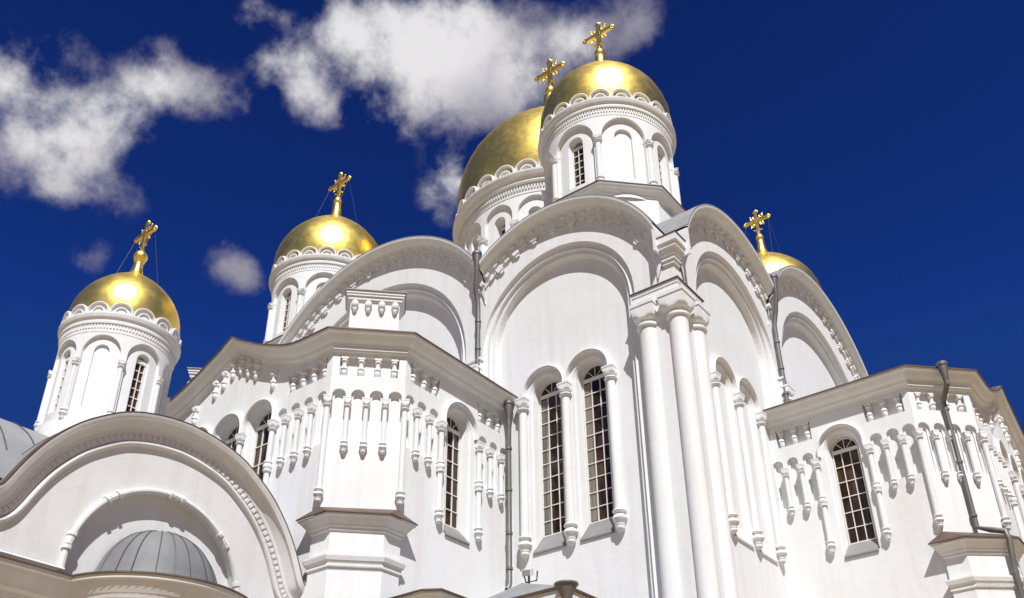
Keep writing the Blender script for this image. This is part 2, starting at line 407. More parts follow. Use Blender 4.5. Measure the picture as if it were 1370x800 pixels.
# ------------------------------------------------------------------ cathedral body
BAYS = [dict(tc=5.05, zc=24.05, r=5.66, ri=3.8, zi=24.05), dict(tc=15.65, zc=24.3, r=8.08, ri=5.86, zi=24.3), dict(tc=LW-5.05, zc=24.05, r=5.66, ri=3.8, zi=24.05)]
HO = .55                                # the piers stand this far out from the window panels
def zak_top(dr):
    def f(u):
        z = 25.0 if (u < .6 or u > LW-.6) else 21.0
        for b in BAYS:
            d = (b['r']-dr)**2-(u-b['tc'])**2
            if d > 0: z = max(z, b['zc']+math.sqrt(d))
        return z
    return f
def zak_break(dr):
    us = [.599, .6, .601, LW-.6, LW-.599, LW-.601]
    for b in BAYS: us += [b['tc']-(b['r']-dr)*math.cos(PI*i/48) for i in range(49)]
    for i, j in ((0, 1), (1, 2)):        # where neighbouring arches cross
        lo, hi = BAYS[i]['tc'], BAYS[j]['tc']
        f = lambda u, b: b['zc']+math.sqrt(max(0, (b['r']-dr)**2-(u-b['tc'])**2))
        for _ in range(50):
            md = (lo+hi)/2
            if f(md, BAYS[i]) > f(md, BAYS[j]): lo = md
            else: hi = md
        us.append(lo)
    return us
CROSS = [u for u in zak_break(0)[-2:]]
cath = thing('cathedral', (-LW/2, LW/2, 0), 'main body of the white cathedral with tall round-arched gables and corner columns', 'church')
walls = MB(); DR = .62
ztop, brk = zak_top(DR), zak_break(DR)
zs_h = 21.45
WIN = [3.9, 6.02]
for gi, G in enumerate((FF, FR, FL, FB)):
    arches = [('a', b['tc'], b['ri'], b['zi'], 1.2) for b in BAYS]
    strip_wall(walls, G, -HO, LW+HO, 0, ztop, arches, HO, step=.5, extra=brk, na=32)
    for bi, b in enumerate(BAYS):
        r = b['ri']
        # stepped orders of the arch, running down as jambs
        arch_strip(walls, G, b['tc'], b['zi'], [(r, HO), (r, HO-.10), (r-.06, HO-.16), (r-.17, HO-.17), (r-.27, HO-.13), (r-.30, HO-.2), (r-.30, .28), (r-.46, .28), (r-.50, .22), (r-.56, 0)], 1.2, 40)
        holes = []
        if bi == 0 and gi < 2:
            holes = [('a', u, .74, zs_h, 14.66) for u in WIN]
        q = ('a', b['tc'], r-.56, b['zi'], 1.2)
        u0, u1 = hole_span(q)
        arc = lambda u, q=q: q[3]+math.sqrt(max(0, q[2]**2-(u-q[1])**2))
        strip_wall(walls, G, u0, u1, 1.2, arc, holes, 0, extra=hole_us(q, 40))
        walls.box(G, u0-.6, u1+.6, -.1, HO-.002, 0, 1.2)
# inner orders of the window recesses
for u in WIN:
    arch_strip(walls, FF, u, zs_h, [(.74, 0), (.72, -.05), (.69, -.07), (.67, -.12), (.60, -.55)], 14.66, 20)
    arch_strip(walls, FR, u, zs_h, [(.74, 0), (.72, -.05), (.69, -.07), (.67, -.1), (.62, -.2)], 14.66, 20)
    hole_fill(walls, FR, ('a', u, .62, zs_h, 14.66), -.2)
part('wall', walls, PL, cath)
# hoods over the paired windows
for G in (FF, FR):
    for u in WIN:
        b = MB(); arch_strip(b, G, u, zs_h, [(1.045, 0), (1.045, .14), (1.03, .19), (1.0, .215), (.97, .2), (.95, .16), (.945, -.01)], 21.25, 24)
        part('window_hood', b, PL, cath, True)
    for a in (2.846, 4.959, 7.065):
        colonnette(G, a, .11, 20.72, 15.32, .168 if G is FF else .15, cath, cap_h=.56)
for u in WIN: window(FF, u, zs_h, .6, 15.4, -.52, cath, 3, 10, sill=(.06, 14.66), curtain=True)
for u in WIN:
    s = MB(); s.quad(FR(u-.62, -.18, 15.3), FR(u+.62, -.18, 15.3), FR(u+.75, .06, 14.68), FR(u-.75, .06, 14.68)); s.box(FR, u-.76, u+.76, -.2, .07, 14.6, 14.68)
    part('blind_window_sill', s, PL, cath)
# arched gable cornices (each runs to its crossing with the neighbour)
def ang_range(b, bi, r):
    lo, hi = max(-.13, b['tc']-r), min(LW+.13, b['tc']+r)
    if bi > 0: lo = CROSS[bi-1]
    if bi < 2: hi = CROSS[bi]
    f = lambda u: math.acos(max(-1, min(1, (b['tc']-u)/r)))
    return f(lo), f(hi)
for gi, G in enumerate((FF, FR, FL, FB)):
    for bi, b in enumerate(BAYS):
        R = b['r']; c = MB()
        prof = [(R-.78, HO-.02), (R-.78, HO+.06), (R-.70, HO+.09), (R-.44, HO+.11), (R-.42, HO+.2), (R-.30, HO+.24), (R-.22, HO+.44), (R-.14, HO+.52), (R-.11, HO+.60), (R, HO+.62), (R+.0, HO+.40)]
        n = 56; rows = []
        for r, h in prof:
            a0, a1 = ang_range(b, bi, r)
            rows.append([G(b['tc']-r*math.cos(a0+(a1-a0)*i/n), h, b['zc']+r*math.sin(a0+(a1-a0)*i/n)) for i in range(n+1)])
        c.grid(rows)
        if gi < 2:
            def Q(a, h, z, b=b): return G(b['tc']-(b['zr']+z)*math.cos(a), h, b['zc']+(b['zr']+z)*math.sin(a))
            b['zr'] = R
            a0, a1 = ang_range(b, bi, R-.5); st = .60/R; k = int((a1-a0)/st)
            for i in range(k):
                a = a0+(a1-a0)*(i+.5)/k; d = .13/R; tt = b['tc']-(R-.8)*math.cos(a)
                if tt < .62 or tt > LW-.62: continue
                c.box(Q, a-d, a+d, HO+.05, HO+.22, -.60, -.42)
                if i % 2 == 0:
                    c.box(Q, a-d*1.5, a+d*1.5, HO+.02, HO+.14, -.98, -.70); c.box(Q, a-d*2.5, a+d*2.5, HO+.02, HO+.11, -.82, -.745); c.box(Q, a-d*.9, a+d*.9, HO+.02, HO+.10, -1.12, -.98)
                else: c.box(Q, a-d*1.2, a+d*1.2, HO+.03, HO+.12, -.86, -.72)
        part('arch_cornice', c, PL, cath)
        e = MB(); rows = []
        for r, h in ((R-.01, HO+.625), (R+.03, HO+.625), (R+.04, HO+.3)):
            a0, a1 = ang_range(b, bi, r)
            rows.append([G(b['tc']-r*math.cos(a0+(a1-a0)*i/n), h, b['zc']+r*math.sin(a0+(a1-a0)*i/n)) for i in range(n+1)])
        e.grid(rows); part('roof_edge', e, ROOF, cath, True)
# barrel roofs behind the gables
rf = MB()
for G in (FF, FR):
    for bi, b in enumerate(BAYS):
        r = b['r']+.03; n = 40; rows = []
        def rows_of(hs, lo, hi):
            f = lambda u: math.acos(max(-1, min(1, (b['tc']-u)/r))); a0, a1 = f(lo), f(hi)
            return [[G(b['tc']-r*math.cos(a0+(a1-a0)*i/n), h, b['zc']+r*math.sin(a0+(a1-a0)*i/n)) for i in range(n+1)] for h in hs]
        rf.grid(rows_of((HO+.54, 0), CROSS[bi-1] if bi else b['tc']-r*.915, CROSS[bi] if bi < 2 else b['tc']+r*.915))          # overhang and wall thickness
        rf.grid(rows_of((0, -LW-HO-.42), max(.03, b['tc']-r), min(LW-.03, b['tc']+r)))
        if bi != 1: rf.grid(rows_of((0, -.9), b['tc']-r*.915, .03) if bi == 0 else rows_of((0, -.9), LW-.03, b['tc']+r*.915))
part('roof', rf, ROOF, cath, True)
# corner piers with three engaged columns and their capitals
for (sx, sy, vis) in ((0, 0, 1), (-LW, 0, 1), (0, LW, 1), (-LW, LW, 0)):
    fx = 1 if sx == 0 else -1; fy = -1 if sy == 0 else 1
    def Q(a, h, z): return (sx+fx*a, sy+fy*h, z)       # a outwards in x, h outwards in y
    b = MB()
    # abacus: a slab round the corner, with a lip
    for (e, z0, z1) in ((.70, 23.04, 23.50), (.735, 23.5, 23.64)):
        b.box(Q, -1.32, e, HO-.03, e, z0, z1); b.box(Q, HO-.03, e-.003, -1.32, HO-.03, z0, z1)
    b.box(Q, -1.12, .60, HO-.02, .60, 0, 23.04); b.box(Q, HO-.02, .597, -1.12, HO-.02, 0, 23.04)
    part('abacus', b, PL, cath)
    b = MB(); b.box(Q, -1.36, .78, HO, .78, 23.642, 23.70); b.box(Q, HO, .777, -1.36, HO, 23.642, 23.70)
    part('abacus_flashing', b, EDGE, cath)
    for (a, h, rr, hs) in ((.46, .46, .36, .52), (-.80, .5, .36, .47), (.5, -.80, .36, .47)):
        c = MB(); x, y, _ = Q(a, h, 0)
        c.lathe([(rr, 0), (rr, 22.0)], 24, (x, y)); c.lathe([(rr, 21.98), (rr+.09, 22.02), (rr+.1, 22.08), (rr+.06, 22.14), (rr*1.0, 22.18)], 24, (x, y))
        cl = part('column', c, PL, cath, True)
        k = MB(); k.lathe([(rr, 22.17), (rr*.93, 22.3)], 24, (x, y)); cushion(k, rr*.92, hs, 22.28, 23.038, 24, (x, y))
        part('capital', k, PL, cl, True)
    # stepped impost block where the two gable cornices meet
    b = MB()
    for (e, z0, z1) in ((.63, 24.5, 24.66), (.69, 24.66, 24.84), (.75, 24.84, 25.1), (.88, 25.1, 25.3), (.96, 25.3, 25.62)):
        b.box(Q, .12, e, .12, e, z0, z1)
    b.box(Q, .05, .128, .1, 1.12, 25.0, 26.26); b.box(Q, .1, 1.12, .05, .128, 25.0, 26.26)
    part('corner_impost', b, PL, cath)
    b = MB(); ap = Q(.45, .45, 25.98); k = [Q(1.0, 1.0, 25.63), Q(.06, 1.0, 25.63), Q(.06, .06, 25.8), Q(1.0, .06, 25.63)]
    for i in range(4): b.tri(k[i], k[(i+1) % 4], ap)
    b.poly(k); part('impost_cap', b, EDGE, cath)
# imposts on the piers between the bays
for G in (FF, FR):
    for t in (9.22, LW-9.22):
        b = MB(); b.box(G, t-.34, t+.34, HO-.05, .72, 23.3, 23.62); b.box(G, t-.40, t+.40, HO-.05, .78, 23.62, 23.72)
        ps = G(t, .6, 0); c2 = MB(); cushion(c2, .2, .33, 22.85, 23.299, 24, ps[:2]); c2.lathe([(.2, 0), (.2, 22.6), (.27, 22.65), (.27, 22.75), (.2, 22.86)], 16, ps[:2])
        part('pier_impost', b, PL, cath); part('pier_column', c2, PL, cath, True)
# downpipes
p = lambda G, t, o, z: G(t, o, z)
for G in (FF, FR):
    t = CROSS[0]+.3; zt = 28.95
    downpipe([p(G, CROSS[0]+.05, 1.16, zt-.3), p(G, CROSS[0]+.05, 1.16, zt-.95), p(G, t, .92, zt-1.7), p(G, t, .74, zt-2.4), p(G, t, .72, zt-3.2), p(G, t, .72, 21.9)], .105, cath,
             hop=p(G, CROSS[0]+.05, 1.16, zt), clamps=[p(G, t, .72, z) for z in (25.6, 24.2, 22.9)])
downpipe([p(FF, 7.62, .34, 20.9), p(FF, 7.62, .34, 20.2), p(FF, 7.68, .28, 19.7), p(FF, 7.68, .28, 13.6), p(FF, 7.68, .42, 13.35)], .105, cath,
         hop=p(FF, 7.62, .34, 21.25), clamps=[p(FF, 7.68, .28, z) for z in (19.2, 17.4, 15.6, 14.2)], label='grey downpipe in the corner beside the tall windows')

# ------------------------------------------------------------------ side chapels
DD, CC, TC = 6.022, 1.872, 15.4
def gable_z(dt):
    pts = [(0, 1.86), (.25, 1.68), (.6, 1.46), (1.2, 1.14), (1.6, .92), (2.0, .72), (2.4, .54), (2.8, .37), (3.2, .22), (3.6, .1), (4.0, .03), (4.3, 0)]
    dt = abs(dt)
    for (a, za), (b, zb) in zip(pts, pts[1:]):
        if dt <= b: return za+(zb-za)*(dt-a)/(b-a)
    return 0
ZW = 21.0
S2 = 1/math.sqrt(2)
def chapel(G, label, which):
    base = G(TC, 3.5, 0)
    th = thing('side_chapel', base, label, 'chapel')
    side = sub(G, (8, 0), (0, 1), (-1, 0))
    cham = sub(G, (8, DD), (S2, S2), (-S2, S2)); LC = CC/S2
    front = sub(G, (8+CC, DD+CC), (1, 0), (0, 1)); LF = 2*(TC-8-CC)
    xr = 2*TC-8
    cham2 = sub(G, (xr-CC, DD+CC), (S2, -S2), (S2, S2)); side2 = sub(G, (xr, DD), (0, -1), (1, 0))
    w = MB()
    zsp, AR = 19.12, .24
    fz = (19.92, 20.74)
    cols_side_s = [.509, 1.195, 4.743, 5.418]; wc = 2.975
    # side face
    arcs = [('a', c, AR, zsp, 17.22) for c in (.19, .852, 1.53, 4.41, 5.08, 5.72)]
    wh = ('a', wc, .72, 19.2, 14.7)
    pan = [('r', .32, 1.85, *fz), ('r', 4.15, 5.75, *fz)]
    for P, L in ((side, DD), ):
        strip_wall(w, P, 0, L, 0, ZW, arcs+pan+[wh])
        for q in arcs: niche2(w, P, q, 0, -.12, -.2, 10)
        for q in pan: niche(w, P, q, 0, -.2)
        arch_strip(w, P, wc, 19.2, [(.72, 0), (.70, -.05), (.67, -.06), (.65, -.11), (.55, -.5)], 14.7, 20)
    strip_wall(w, side2, 0, DD, 0, ZW)
    for P, vis in ((cham, 1), (cham2, 0)):
        ac = [('a', LC*(i+.5)/4, AR, zsp, 17.22) for i in range(4)] if vis else []
        pn = [('r', .26, LC-.26, *fz)] if vis else []
        strip_wall(w, P, 0, LC, 0, ZW, ac+pn)
        for q in ac: niche2(w, P, q, 0, -.12, -.2, 10)
        for q in pn: niche(w, P, q, 0, -.2)
    f0 = 8+CC
    short = [10.63-f0, 11.31-f0, 12.0-f0]; lng = 12.68-f0; ws = [13.58-f0, 15.4-f0, 17.22-f0]; md = [14.49-f0, 16.31-f0]
    fl_arcs = [.40, 1.10, 1.785, 2.48]; fl = [('a', c, AR, zsp, 17.22) for c in fl_arcs]; fl += [('a', LF-c, AR, zsp, 17.22) for c in fl_arcs]
    fw_ = [('a', c, .77, 19.2, 12.4) for c in ws]
    fp = [('r', .28, 2.35, *fz), ('r', LF-2.35, LF-.28, *fz)]
    zg = lambda u: ZW+gable_z(u-LF/2)
    # a curved band of balusters under the gable
    band = [LF/2+d for d in (-1.25, -.75, -.25, .25, .75, 1.25)]
    strip_wall(w, front, 0, LF, 0, zg, fl+fw_+fp, 0, step=.2)
    for q in fl: niche2(w, front, q, 0, -.12, -.2, 10)
    for q in fp: niche(w, front, q, 0, -.2)
    for c in ws: arch_strip(w, front, c, 19.2, [(.77, 0), (.75, -.05), (.73, -.06), (.71, -.1), (.57, -.4)], 12.4, 20)
    part('wall', w, PL, th)
    # window hoods, windows
    def hood(P, c, r):
        b = MB(); arch_strip(b, P, c, 19.2, [(r, 0), (r, .12), (r-.02, .17), (r-.05, .185), (r-.08, .17), (r-.10, .13), (r-.105, -.01)], 18.95, 24); part('window_hood', b, PL, th, True)
    hood(side, wc, .99)
    window(side, wc, 19.2, .55, 15.25, -.47, th, 3, 6, sill=(.07, 14.66))
    for c in ws:
        hood(front, c, .9)
        window(front, c, 19.2, .57, 12.9, -.38, th, 3, 8, sill=(.05, 12.4))
    # colonnettes
    for a in cols_side_s: colonnette(side, a, .10, 18.52, 17.19, .088, th, cap_h=.37)
    for a in (1.869, 4.084): colonnette(side, a, .10, 18.5, 15.37, .105, th, cap_h=.40, mid=1.75)
    for i in (1, 2, 3): colonnette(cham, LC*i/4, .10, 18.56, 17.19, .088, th, cap_h=.37)
    for t, o in ((8-.08, DD+.03), (8+CC-.03, DD+CC+.08)):
        P = sub(G, (t, o), (S2, S2), (-S2, S2)); colonnette(P, 0, 0, 18.56, 15.39, .105, th, cap_h=.40)
    for a in short: colonnette(front, a, .10, 18.52, 17.19, .088, th, cap_h=.37); colonnette(front, LF-a, .10, 18.52, 17.19, .088, th, cap_h=.37)
    for a in [lng, LF-lng]: colonnette(front, a, .10, 18.5, 13.4, .105, th, cap_h=.40, mid=3.7)
    for a in md: colonnette(front, a, .10, 18.5, 13.4, .105, th, cap_h=.40)
    # balusters of the frieze
    for a in (.5, 1.08, 1.67, 4.35, 4.95, 5.55): baluster(side, a, -.12, 20.66, th)
    for i in range(4): baluster(cham, .42+(LC-.84)*i/3, -.12, 20.66, th)
    for a in (.46, 1.03, 1.6, 2.17): baluster(front, a, -.12, 20.66, th); baluster(front, LF-a, -.12, 20.66, th)
    for a in band: baluster(front, a, .03, 20.8+gable_z(a-LF/2), th)
    for a in (LF/2-2.35, LF/2+2.35): baluster(front, a, .03, 20.66+gable_z(a-LF/2)*.8, th)
    # a curved hood moulding under the gable cornice
    # cornice round the chapel, rising over the gable
    pts = []; k8 = math.tan(PI/8)
    def add(t, o, mt, mo, z=ZW):
        b0 = G(t, o, z); b1 = G(t+mt, o+mo, z); pts.append((b0, (b1[0]-b0[0], b1[1]-b0[1])))
    add(8, 0, -1, 0); add(8, DD, -1, k8); add(8+CC, DD+CC, -k8, 1)
    n = 44
    for i in range(1, n):
        u = 1.2+(LF-2.4)*i/n; add(f0+u, DD+CC, 0, 1, zg(u))
    add(xr-CC, DD+CC, k8, 1); add(xr, DD, 1, k8); add(xr, 0, 1, 0)
    c = MB()
    path_sweep(c, pts, [(-.01, -.06), (.05, -.06), (.07, .0), (.16, .05), (.19, .13), (.2, .17), (.27, .2), (.35, .28), (.43, .40), (.46, .44), (.54, .46), (.56, .55), (.56, .58), (0, .6)])
    part('cornice', c, PL, th)
    e = MB(); path_sweep(e, pts, [(.555, .545), (.60, .545), (.60, .60), (.2, .66)]); part('roof_edge', e, EDGE, th)
    # small lit moulding on the chamfers
    for P in (cham, cham2):
        b = MB(); b.box(P, -.02, LC+.02, -.02, .17, 20.93, 21.03); b.box(P, .0, LC, -.02, .11, 20.87, 20.93); part('string_course', b, PL, th)
    # low metal roof with the gable vault
    r = MB(); ap = G(TC, .0, 23.2); ap2 = G(TC, 3.0, 23.0)
    q = [G(8-.5, 0, 21.62), G(8-.5, DD+.2, 21.62), G(8+CC, DD+CC-.06, 21.64), G(xr-CC, DD+CC-.06, 21.64), G(xr+.5, DD+.2, 21.62), G(xr+.5, 0, 21.62)]
    r.quad(q[0], q[1], ap2, ap); r.tri(q[1], q[2], ap2); r.tri(q[2], q[3], ap2); r.tri(q[3], q[4], ap2); r.quad(q[4], q[5], ap, ap2)
    rows = [[G(TC+(i-20)/20*4.2, h, 21.6+gable_z((i-20)/20*4.2)+.02) for i in range(41)] for h in (DD+CC+.5, 2.0)]
    r.grid(rows); part('roof', r, ROOF, th, True)
    # stub pier with a moulded cap under each chamfer
    for mir in (0, 1):
        T = (lambda t: 2*TC-t) if mir else (lambda t: t)
        def ring(e, z):
            k = e*k8
            return [G(T(7.9-e), 5.93-e*(1 if e > 0 else 0)*.9, z), G(T(7.9-e), 6.72+k, z), G(T(9.07-k), 7.99+e, z), G(T(9.96+e*.9), 7.99+e, z)]
        b = MB(); prof = [(0, 0), (0, 12.46), (.05, 12.5), (.05, 12.62), (.12, 12.7), (.16, 12.84), (.16, 12.9), (0, 12.94), (0, 13.7), (.06, 13.74), (.06, 13.82), (.12, 13.86), (.14, 13.92), (.3, 14.12), (.36, 14.16), (.36, 14.22)]
        b.grid([ring(e, z) for e, z in prof])
        k = 24
        if not mir:
            p0, p1 = Vector(ring(0, 12.55)[1]), Vector(ring(0, 12.55)[2]); nn = Vector(ring(.1, 0)[1])-Vector(ring(0, 0)[1])
            nn = Vector((Vector(cham(0, 1, 0))-Vector(cham(0, 0, 0))))
            Pd = lambda a, h, z: tuple(p0+(p1-p0)*a+nn*h+Vector((0, 0, z-12.55)))
            for i in range(k): b.box(Pd, (i+.25)/k, (i+.75)/k, 0, .1, 12.53, 12.62)
        pr_ = part('pier', b, PL, th)
        t = MB(); top = ring(.4, 14.222); t.grid([ring(.38, 14.221), ring(.41, 14.225), ring(.41, 14.27)]); s = ring(.41, 14.27)
        inn = [G(T(8.0), 6.0, 14.75), G(T(8.05), 6.1, 14.78), G(T(9.8), 7.85, 14.78), G(T(9.9), 7.9, 14.75)]
        t.grid([s, inn]); part('pier_flashing', t, EDGE, pr_)
    return th, cham, cham2, LC
chL = chapel(FF, 'white side chapel on the left with a keel-shaped gable, roof block and hanging arcade', 0)
chR = chapel(FR, 'white side chapel at the right edge with a bent downpipe on its narrow face', 1)
# attic blocks on the left chapel's chamfers
for P in (chL[1], chL[2]):
    L = chL[3]; b = MB(); c0 = L/2
    b.box(P, c0-.95, c0+.95, -2.3, -1.25, 21.7, 24.02)
    for (e, z0, z1) in ((.05, 24.02, 24.08), (.1, 24.08, 24.17), (.07, 24.17, 24.22), (.16, 24.22, 24.32), (.2, 24.32, 24.43)):
        b.box(P, c0-.95-e, c0+.95+e, -2.3-e, -1.25+e, z0, z1)
    ab = part('roof_block', b, PL, chL[0])
    b = MB(); b.box(P, c0-1.2, c0+1.2, -2.55, -1.0, 24.433, 24.47); part('coping', b, SILL, ab)
    for i in range(4):
        q = P(c0-.78+1.56*i/3, -1.18, 0)
        b = MB(); b.lathe([(.07, 24.04), (.12, 23.96), (.15, 23.86), (.13, 23.74), (.07, 23.68), (.1, 23.6), (.07, 23.53), (.001, 23.5)], 12, q[:2]); part('pendant', b, PL, ab, True)
# the jogged downpipe on the right chapel's narrow face
P = chR[1]; a = chR[3]*.5
downpipe([P(a, .72, 21.3), P(a, .72, 20.75), P(a+.02, .16, 20.2), P(a+.05, .14, 14.95), P(a+.3, .55, 14.7), P(a+.6, .95, 14.5), P(a+.62, 1.0, 14.2), P(a+.62, .85, 13.2), P(a+.62, .82, .3)], .105, chR[0],
         hop=P(a, .72, 21.68), clamps=[P(a+.04, .145, z) for z in (19.9, 17.6, 15.4)]+[P(a+.62, .82, z) for z in (13.0, 11.5)])

# ------------------------------------------------------------------ domed towers
def cross_mesh(s):
    b = MB(); I = lambda a, h, z: (a, h, z)
    H, Wd, t = 2.1*s, .88*s, .115*s; zc = 1.3*s
    def bar(x0, z0, x1, z1, r): b.tube([(x0, 0, z0), (x1, 0, z1)], r, 8, True)
    b.box(I, -t, t, -t*.7, t*.7, 0, H); b.box(I, -Wd, Wd, -t*.68, t*.68, zc-t, zc+t)
    for (x, z, dx, dz) in ((0, H, 0, 1), (Wd, zc, 1, 0), (-Wd, zc, -1, 0)):      # trefoil ends
        b.ball((x+dx*.08*s, 0, z+dz*.08*s), .125*s, 6, (1, .7, 1)); b.ball((x+dz*.12*s, 0, z+dx*.12*s), .10*s, 6, (1, .7, 1)); b.ball((x-dz*.12*s, 0, z-dx*.12*s), .10*s, 6, (1, .7, 1))
    for sx in (1, -1):
        for sz in (1, -1):                                                        # scrolled rays in the four angles
            x, z = sx*.34*s, zc+sz*.34*s
            bar(0, zc, x, z, .042*s)
            b.tube([(x+.11*s*math.cos(2*PI*i/12), 0, z+.11*s*math.sin(2*PI*i/12)) for i in range(13)], .038*s, 6)
            b.ball((x+sx*.14*s, 0, z+sz*.14*s), .06*s, 5)
    bar(-.34*s, .52*s, .34*s, .40*s, .055*s)
    b.lathe([(.17*s, -.06*s), (.19*s, .02*s), (.1*s, .1*s), (.12*s, .2*s), (.07*s, .3*s)], 12)
    return b.mesh('cross', GOLD, True)
def tower(label, c, R, zc, ks, kz, ncol, nscal, kinds, zb, xs, base=None, phase=22.5, rows=6, kb=1):
    """R cornice radius, zc cornice top; ks scales dome, kz the drum's heights"""
    th = thing('domed_tower', (c[0], c[1], zb), label, 'tower', 'gold-domed towers')
    rb = R*.918; Z = lambda d: zc+d*kz
    w = MB(); sw = 2*PI/ncol*rb; ra = sw*.425; zs = Z(-1.02)-ra
    rw = ra*.42; zsw = zs+ra-.8*kz-rw if ncol == 8 else zs+.0
    zsw = zs+(.05 if ncol == 8 else -.1)*kz; zlow = Z(-5.55); zwb = Z(-4.75)
    for i in range(ncol):
        a = 2*PI*i/ncol
        P = cyl(c, rb, a)
        big = ('a', 0, ra, zs, zlow+.25*kz)
        strip_wall(w, P, -sw/2, sw/2, zlow, Z(-.8), [big], 0, step=sw/6, na=14)
        dp = -.16*min(1.3, ks*1.3)
        reveal(w, P, big, 0, dp, 14)
        small = ('a', 0, rw, zsw, zwb)
        q0 = ('a', 0, ra, zs, zlow+.25*kz)
        top = lambda u: zs+math.sqrt(max(0, ra*ra-u*u))
        strip_wall(w, P, -ra, ra, zlow+.25*kz, top, [small], dp, extra=hole_us(q0, 14), na=12)
        if kinds[i % len(kinds)] == 'w':
            arch_strip(w, P, 0, zsw, [(rw, dp), (rw*.86, dp-.34*ks)], zwb, 12)
            w.quad(P(-rw, dp, zwb), P(rw, dp, zwb), P(rw*.86, dp-.34*ks, zwb+.08), P(-rw*.86, dp-.34*ks, zwb+.08))
        else:
            d2 = dp-.14*ks; niche(w, P, small, dp, d2, 12)
    part('drum_wall', w, PL, th)
    for i in range(ncol):
        a = 2*PI*i/ncol; P = cyl(c, rb, a)
        if kinds[i % len(kinds)] == 'w':
            window(P, 0, zsw, rw*.86, zwb+.08, -.16*min(1.3, ks*1.3)-.33*ks, th, 2, rows, bar=.035*max(.7, min(1.3, ks)))
        Pc = cyl(c, rb, a+PI/ncol)
        colonnette(Pc, 0, 0.0, Z(-2.62), Z(-4.9), .145*(ks if ks < 1 else .6+.4*ks), th, cap_h=.44*kz*.75, n=12)
    b = MB(); b.lathe([(rb+.06*ks, zb), (rb+.06*ks, zlow), (rb+.02, zlow+.12*kz), (rb-.2, zlow+.14*kz)], 64, c); part('drum_base', b, PL, th, True)
    # cornice with dentils
    b = MB(); S = R/3.65
    b.lathe([(rb-.01, Z(-.9)), (rb+.02*S, Z(-.88)), (rb+.04*S, Z(-.46)), (rb+.12*S, Z(-.44)), (rb+.15*S, Z(-.36)), (rb+.13*S, Z(-.27)), (rb+.10*S, Z(-.25)), (rb+.14*S, Z(-.18)), (rb+.24*S, Z(-.12)), (R-.02*S, Z(-.02)), (R, Z(.03)), (R, Z(.1)), (R-.1*S, Z(.14)), (rb, Z(.16))], 80, c)
    S2_ = S**.5; nd = int(2*PI*rb/(.135*S2_))
    for i in range(nd):
        P = cyl(c, rb, 2*PI*i/nd); b.box(P, -.034*S2_, .034*S2_, 0, .075*S, Z(-.68), Z(-.47))
    part('drum_cornice', b, PL, th, True)
    # scalloped ring of little arches under the dome
    rs = R-.12*S; b = MB(); q = PI*rs/nscal; zz = Z(.14)
    for i in range(nscal):
        P = cyl(c, rs, 2*PI*(i+.5)/nscal)
        arch_strip(b, P, 0, zz+.1*S, [(q*.985, -.3*S), (q*.985, .0), (q*.95, .05*S), (q*.86, .05*S), (q*.82, .0), (q*.80, -.12*S)], zz, 14)
        hole_fill(b, P, ('a', 0, q*.81, zz+.1*S, zz), -.12*S, 10)
        arch_strip(b, P, 0, zz+.08*S, [(q*.56, -.12*S), (q*.56, -.02*S), (q*.46, -.02*S), (q*.44, -.12*S)], zz, 10)
        b.quad(P(-q, 0.0, zz), P(q, 0.0, zz), P(q, 0.0, zz+.1*S), P(q*.99, 0, zz+.1*S))
    part('scallop_ring', b, PL, th, True)
    # gilded dome, neck, ball, cross
    b = MB(); pf = [(.915, .1), (.945, .6), (.96, 1.1), (.955, 1.7), (.925, 2.3), (.865, 2.9), (.77, 3.5), (.65, 4.05), (.51, 4.55), (.365, 4.98), (.235, 5.33), (.15, 5.62), (.105, 5.95), (.085, 6.35), (.075, 6.9)]
    rr = [(r*3.65*ks, zc+z*ks) for r, z in pf]
    fine = []
    for i in range(len(rr)-1):
        p0, p1, p2, p3 = rr[max(i-1, 0)], rr[i], rr[i+1], rr[min(i+2, len(rr)-1)]
        for k in range(4):
            t = k/4; f = lambda a, b_, c_, d: .5*(2*b_+(c_-a)*t+(2*a-5*b_+4*c_-d)*t*t+(-a+3*b_-3*c_+d)*t**3)
            fine.append((f(p0[0], p1[0], p2[0], p3[0]), f(p0[1], p1[1], p2[1], p3[1])))
    rg_ = random.Random(int(R*1000)+int(c[0]*10)); nn = 48 if ks < 1.5 else 64
    prof = fine[::2]+[rr[-1]]; rows = []
    for i, (r_, z_) in enumerate(prof):
        rows.append([(c[0]+r_*(1+rg_.uniform(-.0055, .0055)*(r_ > .4*ks))*math.cos(2*PI*j/nn), c[1]+r_*(1+rg_.uniform(-.0055, .0055)*(r_ > .4*ks))*math.sin(2*PI*j/nn), z_) for j in range(nn)])
    b.grid(rows, True)
    dm = part('dome', b, GOLD, th, True, auto=70)
    zball = zc+7.25*ks; rball = .29*xs*kb
    b = MB(); b.ball((c[0], c[1], zball), rball, 14); b.lathe([(rball*.6, zball-rball*1.15), (rball*.75, zball-rball*.95), (rball*.6, zball-rball*.75)], 16, c); part('ball', b, GOLD, th, True)
    x = link('cross', cross_mesh(xs), th); x.location = (c[0], c[1], zball+rball*.95)
    wb = MB(); zx = zball+rball+1.3*xs
    for sx in (1, -1):
        for sy in (1, -1):
            e = fine[int(len(fine)*.62)]; wb.tube([(c[0]+sx*.85*xs, c[1], zx), (c[0]+sx*e[0]*.7, c[1]+sy*e[0]*.7, e[1])], .0065*max(1, ks), 4)
    part('stay_wire', wb, SEAM, x if False else th)
